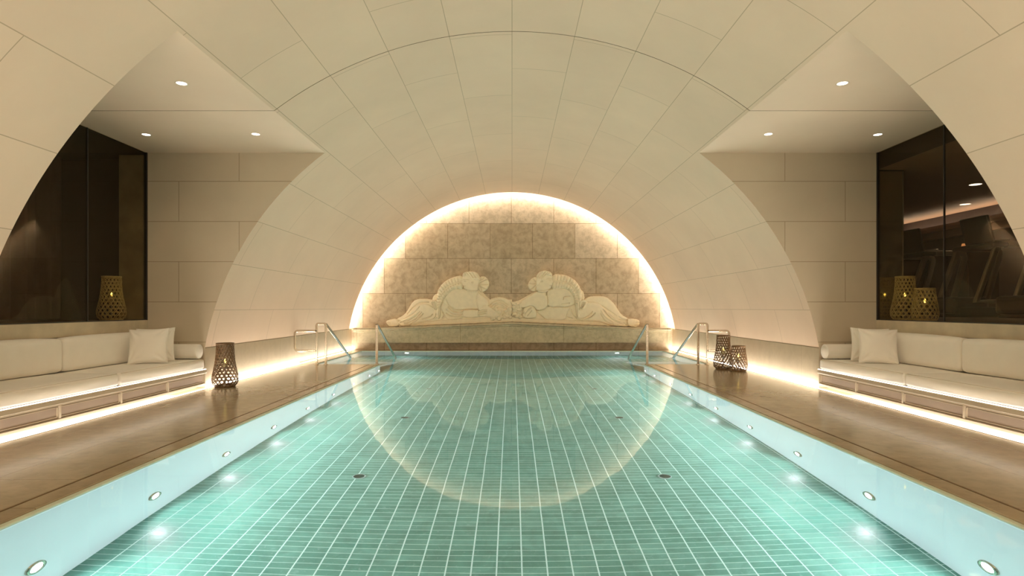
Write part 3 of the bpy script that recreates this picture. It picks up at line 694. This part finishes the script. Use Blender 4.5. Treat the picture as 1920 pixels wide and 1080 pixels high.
def pillow(name, size, th, loc, rot, seed):
    rg = np.random.default_rng(seed); n = 36; u = np.linspace(-1, 1, n+1); U, V = np.meshgrid(u, u)
    T = th/2*np.power(np.clip((1-np.abs(U)**2.6)*(1-np.abs(V)**2.6), 0, 1), .55)
    hx = size/2*U*(1-.075*(1-V**2)); hz = size/2*V*(1-.075*(1-U**2))
    W = np.zeros_like(U)
    for cx, cz in ((-1,-1),(1,-1),(-1,1),(1,1)):
        d = np.hypot(U-cx, V-cz); a = np.arctan2(V-cz, U-cx); W += .010*np.exp(-((d-.45)/.3)**2)*np.sin(a*9+rg.uniform(0, 6))
    W += .006*np.sin(3*U+2*V+rg.uniform(0,6))*np.sin(2*V-U*3)
    T1 = T*(1+0)+W*(T > .01); T2 = T-W*(T > .01)*.6
    v, f = [], []
    for i in range(n+1):
        for j in range(n+1): v.append((hx[i,j], -T1[i,j], hz[i,j]+size/2))
    m = (n+1)**2
    for i in range(n+1):
        for j in range(n+1): v.append((hx[i,j], T2[i,j], hz[i,j]+size/2))
    g = lambda i, j: i*(n+1)+j
    for i in range(n):
        for j in range(n): f.append((g(i,j), g(i,j+1), g(i+1,j+1), g(i+1,j))); f.append((m+g(i,j), m+g(i+1,j), m+g(i+1,j+1), m+g(i,j+1)))
    o = empty(name, loc); o.rotation_euler = rot
    me = mesh('pillow_cover', v, f, M_FAB2, o, True)
    bm = bmesh.new(); bm.from_mesh(me.data); bmesh.ops.remove_doubles(bm, verts=bm.verts, dist=.0004); bm.to_mesh(me.data); bm.free()
    edge = [g(0,j) for j in range(n)]+[g(i,n) for i in range(n)]+[g(n,j) for j in range(n,0,-1)]+[g(i,0) for i in range(n,0,-1)]
    piping(o, [v[k] for k in edge], M_FAB2, .004, (0,1,0))
    return o
YD = [9.05, 8.10, 7.13, 6.16, 5.19]
for s, side in ((-1,'left'),(1,'right')):
    # bench base with framed panels
    base = empty('bench_base', (s*5.15, 7.05, .02)); tag(base, 'long low stone bench with framed front panels under the %s sofa cushions' % side, 'bench', 'built in benches')
    def L(p): return (p[0]*s-s*5.15, p[1]-7.05, p[2]-.02)
    bm = bmesh.new(); add_box(bm, L((4.80, Y1+.004, .07)), L((XN-.002, Y2-.004, .30))); add_box(bm, L((4.86, Y1+.004, .02)), L((XN-.002, Y2-.004, .07)))
    bm_obj('body', bm, M_BENCH, base)
    bm = bmesh.new(); add_box(bm, L((4.705, Y1+.004, .246)), L((XN-.002, Y2-.004, .300)), .004, 1)
    bm_obj('ledge', bm, M_BENCH, base)
    bm = bmesh.new(); add_box(bm, L((4.735, Y1+.004, .055)), L((4.80, Y2-.004, .085)), .002, 1); add_box(bm, L((4.745, Y1+.004, .222)), L((4.80, Y2-.004, .246)))
    bm_obj('rail', bm, M_BENCH, base)
    for a, b in zip(YD[:-1], YD[1:]):
        pn = box('panel', L((4.765, b+.012, .085)), L((4.80, a-.012, .225)), M_WOODP, base)
        bm = bmesh.new()
        for (y0_, y1_, z0_, z1_) in ((b+.02, a-.02, .100, .106), (b+.02, a-.02, .205, .211), (b+.02, b+.026, .10, .211), (a-.026, a-.02, .10, .211)):
            add_box(bm, L((4.752, y0_, z0_)), L((4.766, y1_, z1_)))
        pf = bm_obj('panel_frame', bm, M_BENCH, pn)
        box('mullion', L((4.742, b-.012, .085)), L((4.80, b+.012, .225)), M_BENCH, base)
    sl = box('seat_light_strip', (s*4.710, Y1+.01, .3005), (s*4.728, Y2-.01, .308), E_SLIT); tag(sl, 'thin glowing light strip just under the %s seat cushions' % side, 'light strip', 'seat light strips')
    # cushions
    for i, (ya, yb) in enumerate(((Y2-.01, 7.09), (7.075, 5.08))):
        where = ('at the far end beside the bolster', 'at the near end')[i]
        o = cushion('seat_cushion', (s*4.735, yb, .304), (s*5.56, ya, .462), .035, bulge=.014)
        tag(o, 'long cream seat cushion of the %s sofa, %s' % (side, where), 'cushion', 'seat cushions')
        for zz in (.017, .148):
            xx = -s*(.4125-.012); hy = (ya-yb)/2-.03
            piping(o, [(xx, -hy, zz), (xx, hy, zz)], closed=False, nrm=(1,0,0))
        o = cushion('back_cushion', (s*5.40, yb, .472), (s*5.585, ya, .878), .06, bulge=.022)
        tag(o, 'long cream back cushion of the %s sofa, %s' % (side, ('at the far end behind the throw pillows', 'at the near end')[i]), 'cushion', 'back cushions')
        hy = (ya-yb)/2-.012; xx = -s*.0325
        piping(o, fillet([(xx,-hy,.02),(xx,hy,.02),(xx,hy,.388),(xx,-hy,.388),(xx,-hy,.02)], .05, 4)[:-1], nrm=(1,0,0))
    # bolster
    o = empty('bolster', (s*4.74, 8.91, .472)); tag(o, 'cream round bolster cushion at the far end of the %s sofa' % side, 'bolster', 'bolsters')
    rb = .112; pr = [(.0001, 0), (rb*.5, .002), (rb*.9, .006), (rb*.985, .02), (rb, .05), (rb, .60), (rb*.985, .63), (rb*.9, .646), (.0001, .65)]
    lathe('bolster_cover', pr, M_FAB, o, 40, loc=(0,0,rb+.002), axis=(s,0,0))
    ring = [(.010*s, .94*rb*math.cos(t), rb+.002+.94*rb*math.sin(t)) for t in np.linspace(0, 2*math.pi, 36, endpoint=False)]
    piping(o, ring, M_FAB2, .005, (1,0,0))
pl = [(-5.03, 8.10, -.28, 'left', 'in front'), (-5.11, 8.40, -.34, 'left', 'behind'), (5.065, 8.10, .28, 'right', 'in front'), (5.13, 8.40, .34, 'right', 'behind')]
for i, (x, y, rz, side, fb) in enumerate(pl):
    sg = 1 if x > 0 else -1
    o = pillow('throw_pillow', .49, .16, (x, y, .480), (math.radians(-15), math.radians(2*sg), -rz), i+3)
    tag(o, 'square cream throw pillow standing %s of the pair on the %s sofa' % (fb, side), 'pillow', 'throw pillows')

# ------------------------------------------------------------------ handrails
SEC = prof(.052, .026, .5); SEC2 = prof(.026, .050, .5)
for s, side in ((-1,'left'),(1,'right')):
    t = empty('handrail', (s*2.93, 12.72, .02)); tag(t, 'steel handrail at the %s inner corner of the deck, sloping into the pool' % side, 'handrail', 'pool handrails')
    sweep('post', [(0,0,0),(0,0,.86)], SEC, M_STEEL, t, (1,0,0)); lathe('foot_plate', [(.0001,.012),(.045,.012),(.045,0)], M_STEEL, t, 20)
    sweep('sloping_rail', fillet([(0,-.012,.86),(0,.03,.875),(0,2.03,-.03),(0,2.03,-.62)], .03, 4), SEC, M_STEEL, t, (1,0,0))
    t = empty('handrail', (s*4.10, 12.70, .02)); tag(t, 'steel handrail with a square side loop at the %s outer edge of the steps' % side, 'handrail', 'pool handrails')
    # frame with two posts across the deck edge, sloping rail and side loop
    a, b = s*(.13), s*(-.07)
    sweep('post_frame', fillet([(a,0,0),(a,0,.885),(b,0,.885),(b,0,0)], .05, 5), SEC2, M_STEEL, t, (0,1,0))
    sweep('sloping_rail', [(b,.0,.885),(b,2.15,-.12),(b,2.15,-.75)], SEC, M_STEEL, t, (1,0,0))
    sweep('side_loop', fillet([(a,0,.73),(s*.60,0,.73),(s*.60,0,.30),(a,0,.30)], .08, 6), SEC2, M_STEEL, t, (0,1,0))
    lathe('foot_plate', [(.0001,.012),(.045,.012),(.045,0)], M_STEEL, t, 20, loc=(a,0,0)); lathe('foot_plate', [(.0001,.012),(.045,.012),(.045,0)], M_STEEL, t, 20, loc=(b,0,0))

# ------------------------------------------------------------------ woven lanterns
def lantern_meshes(pr, H, n, rows, wdt, mat, nmat):
    zs = np.array([p[0] for p in pr])*H; rs = np.array([p[1] for p in pr])
    zz = np.linspace(0, H, 200); k = np.interp(zz, zs, rs); ker = np.ones(21)/21; ks = np.convolve(np.pad(k, 10, 'edge'), ker, 'valid')
    rad = lambda z: float(np.interp(z, zz, ks))
    v, f = [], []
    def ribbon(path, out):    # path of (theta, z); width across the surface
        pts = [Vector((rad(z)*math.cos(a), rad(z)*math.sin(a), z)) for a, z in path]; m = len(pts); b0 = len(v)
        for i, p in enumerate(pts):
            tg = (pts[min(i+1, m-1)]-pts[max(i-1, 0)]).normalized(); nr = Vector((math.cos(path[i][0]), math.sin(path[i][0]), 0)); sd = tg.cross(nr).normalized(); nr = sd.cross(tg).normalized()
            for u, q in ((-1,0),(1,0),(1,1),(-1,1)): v.append(tuple(p+sd*wdt*.5*u+nr*(out+q*.0035)))
        for i in range(m-1):
            for j in range(4): a = b0+4*i+j; b = b0+4*i+(j+1) % 4; f.append((a, b, b+4, a+4))
    hs = H/rows
    for r_ in range(1, rows): ribbon([(2*math.pi*k/40, hs*(r_-.5)) for k in range(41)], .001)
    for sg in (1, -1):
        for i in range(n): ribbon([(2*math.pi*i/n+sg*math.pi/n*(q/4), hs*(q/4)) for q in range(0, rows*4+1)], .001+.0035*sg)
    return v, f, rad
def lantern(loc, H, pr, n, rows, wdt, mat, label, group, rot=0, handle=True, glow=.6):
    t = empty('woven_lantern', loc); t.rotation_euler.z = rot; tag(t, label, 'lantern', group)
    v, f, rad = lantern_meshes(pr, H, n, rows, wdt, mat, None)
    mesh('woven_body', v, f, mat, t)
    r0, r1 = rad(0), rad(H)
    lathe('base_ring', [(r0-.012,0),(r0+.010,0),(r0+.012,.022),(r0-.004,.026),(r0-.012,.022),(r0-.012,0)], mat, t, 40)
    lathe('top_rim', [(r1-.008,H-.022),(r1+.010,H-.022),(r1+.011,H+.004),(r1-.008,H+.004),(r1-.008,H-.022)], mat, t, 40)
    lathe('base_plate', [(.0001,.012),(r0-.010,.012)], mat, t, 32)
    cz = H*glow-.13
    lathe('stand', [(.0001,.012),(.05,.012),(.05,.02),(.012,.03),(.012,cz-.01),(.05,cz)], M_GREY, t, 20)
    lathe('glass_cup', [(.05,cz),(.052,cz+.002),(.056,cz+.15),(.053,cz+.15),(.049,cz+.004)], M_CUP, t, 24)
    lathe('candle', [(.0001,cz+.004),(.036,cz+.004),(.036,cz+.075),(.02,cz+.078),(.0001,cz+.074)], M_WAX, t, 24)
    lathe('flame', [(.0001,cz+.078),(.012,cz+.09),(.016,cz+.105),(.010,cz+.125),(.0001,cz+.145)], E_FLAME, t, 16)
    if handle:
        path = [(r1*math.cos(a)*1.02, -(.02+.06*math.sin(a)), H-.02-.16*math.sin(a)) for a in np.linspace(.0, math.pi, 17)] if False else [((r1+.012)*math.cos(a), -(r1*.9*math.sin(a)+.012), H-.01-.10*math.sin(a)) for a in np.linspace(0, math.pi, 17)]
        sweep('handle', path, prof(.010, .006, .5), mat, t, (0,1,0), False, True)
    return t
n_ = NT('thin_cup_glass'); tr = n_.n('ShaderNodeBsdfTransparent'); tr.inputs[0].default_value = (.93,.93,.88,1); gl = n_.n('ShaderNodeBsdfGlossy'); gl.inputs['Roughness'].default_value = .05
fr = thin_fresnel(n_); mx = n_.n('ShaderNodeMixShader'); n_.l(fr.outputs[0], mx.inputs[0]); n_.l(tr.outputs[0], mx.inputs[1]); n_.l(gl.outputs[0], mx.inputs[2]); n_.l(mx.outputs[0], n_.out.inputs[0]); M_CUP = n_.m
TALL = [(0,.120),(.04,.160),(.12,.187),(.24,.184),(.40,.160),(.58,.138),(.78,.126),(1,.120)]
SHORT = [(0,.120),(.05,.150),(.20,.165),(.45,.155),(.75,.130),(1,.118)]
lantern((-4.47, 9.14, .02), .68, TALL, 18, 14, .0105, M_BAMB, 'tall dark brown woven bamboo lantern standing alone on the left deck', 'bamboo lanterns', .2, False, .62)
lantern((4.235, 11.76, .02), .68, TALL, 18, 14, .0105, M_BAMB, 'tall dark woven bamboo lantern on the right deck beside the handrail loop', 'bamboo lanterns', .5, False, .62)
lantern((4.40, 11.40, .02), .49, SHORT, 17, 10, .0105, M_BAMB, 'short dark woven bamboo lantern on the right deck in front of the tall one', 'bamboo lanterns', 1.5, False, .66)
lantern((-6.02, 8.82, ZS), .66, TALL, 17, 13, .009, M_BAMBL, 'tall pale woven lantern with a looped handle behind the left window', 'pale lanterns', 1.4, True, .62)
lantern((5.915, 8.83, ZS), .66, TALL, 17, 13, .009, M_BAMBL, 'taller of the two pale woven lanterns behind the right window', 'pale lanterns', .1, False, .62)
lantern((5.94, 8.44, ZS), .47, SHORT, 16, 9, .009, M_BAMBL, 'shorter of the two pale woven lanterns behind the right window', 'pale lanterns', .9, False, .66)

# ------------------------------------------------------------------ gym machines
def treadmill(loc, label):
    t = empty('treadmill', loc); tag(t, label, 'treadmill', 'treadmills behind the right window')
    box('running_deck', (-.55,-.36,.06), (1.35,.36,.20), M_BLACK, t, .02)
    box('belt', (-.05,-.25,.20), (1.33,.25,.206), M_GYMF, t)
    box('motor_cover', (-.62,-.34,.10), (-.10,.34,.34), M_BLACK, t, .06, 3)
    for sy in (-.36, .36):
        sweep('side_frame', fillet([(-.32,sy,.28),(-.02,sy,1.08),(.62,sy,1.08),(.40,sy,.28),(-.32,sy,.28)], .12, 6)[:-1], prof(.06,.085,.6), M_GREY, t, (0,1,0), True)
    box('console_base', (-.10,-.40,1.03), (.12,.40,1.11), M_BLACK, t, .03)
    bm = bmesh.new(); add_box(bm, (-.02,-.26,0), (.02,.26,.40), .018, 2); bmesh.ops.rotate(bm, verts=bm.verts, matrix=Matrix.Rotation(math.radians(-14), 3, 'Y')); bmesh.ops.translate(bm, verts=bm.verts, vec=(.02,0,1.12))
    bm_obj('screen', bm, M_BLACK, t)
    sweep('grip', fillet([(.04,-.22,1.09),(.28,-.22,1.16),(.28,.22,1.16),(.04,.22,1.09)], .06, 4), prof(.035,.035,1), M_GREY, t, (0,0,1), False, True)
    return t
treadmill((6.80, 8.55, ZS), 'black treadmill behind the right window, nearer one with the large tilted screen')
treadmill((6.80, 9.95, ZS), 'black treadmill behind the right window, farther one beyond the tall lantern')
treadmill((6.80, 7.2, ZS), 'black treadmill behind the right window, at the photo edge beyond the vault')
t = empty('cabinet', (9.25, 12.0, ZS)); tag(t, 'tall dark cabinet carrying the little lamp deep in the gym', 'cabinet')
box('body', (-.3,-.5,.04), (.3,.5,1.35), M_GYMF, t, .005); box('plinth', (-.27,-.47,0), (.27,.47,.04), M_BLACK, t)
for sy in (-1, 1):
    d = box('door', (-.318, min(sy*.01, sy*.49), .06), (-.301, max(sy*.01, sy*.49), 1.32), M_GYMF, t); box('handle', (-.335, sy*.05-.008, .6), (-.319, sy*.05+.008, .75), M_STEEL, d)
t = empty('table_lamp', (9.25, 12.0, ZS+1.351)); tag(t, 'small glowing orange table lamp deep in the gym, seen past the treadmill screen', 'lamp')
lathe('lamp_base', [(.0001,0),(.07,0),(.07,.012),(.012,.02),(.012,.05),(.0001,.05)], M_STEEL, t, 20)
lathe('lamp_shade', [(.060,.05),(.040,.15)], emit('orange_shade', (1,.42,.16), .8), t, 24); lathe('bulb', [(.0001,.045),(.065,.045),(.065,.055)], emit('lamp_bulb', (1,.75,.45), 8), t, 16)
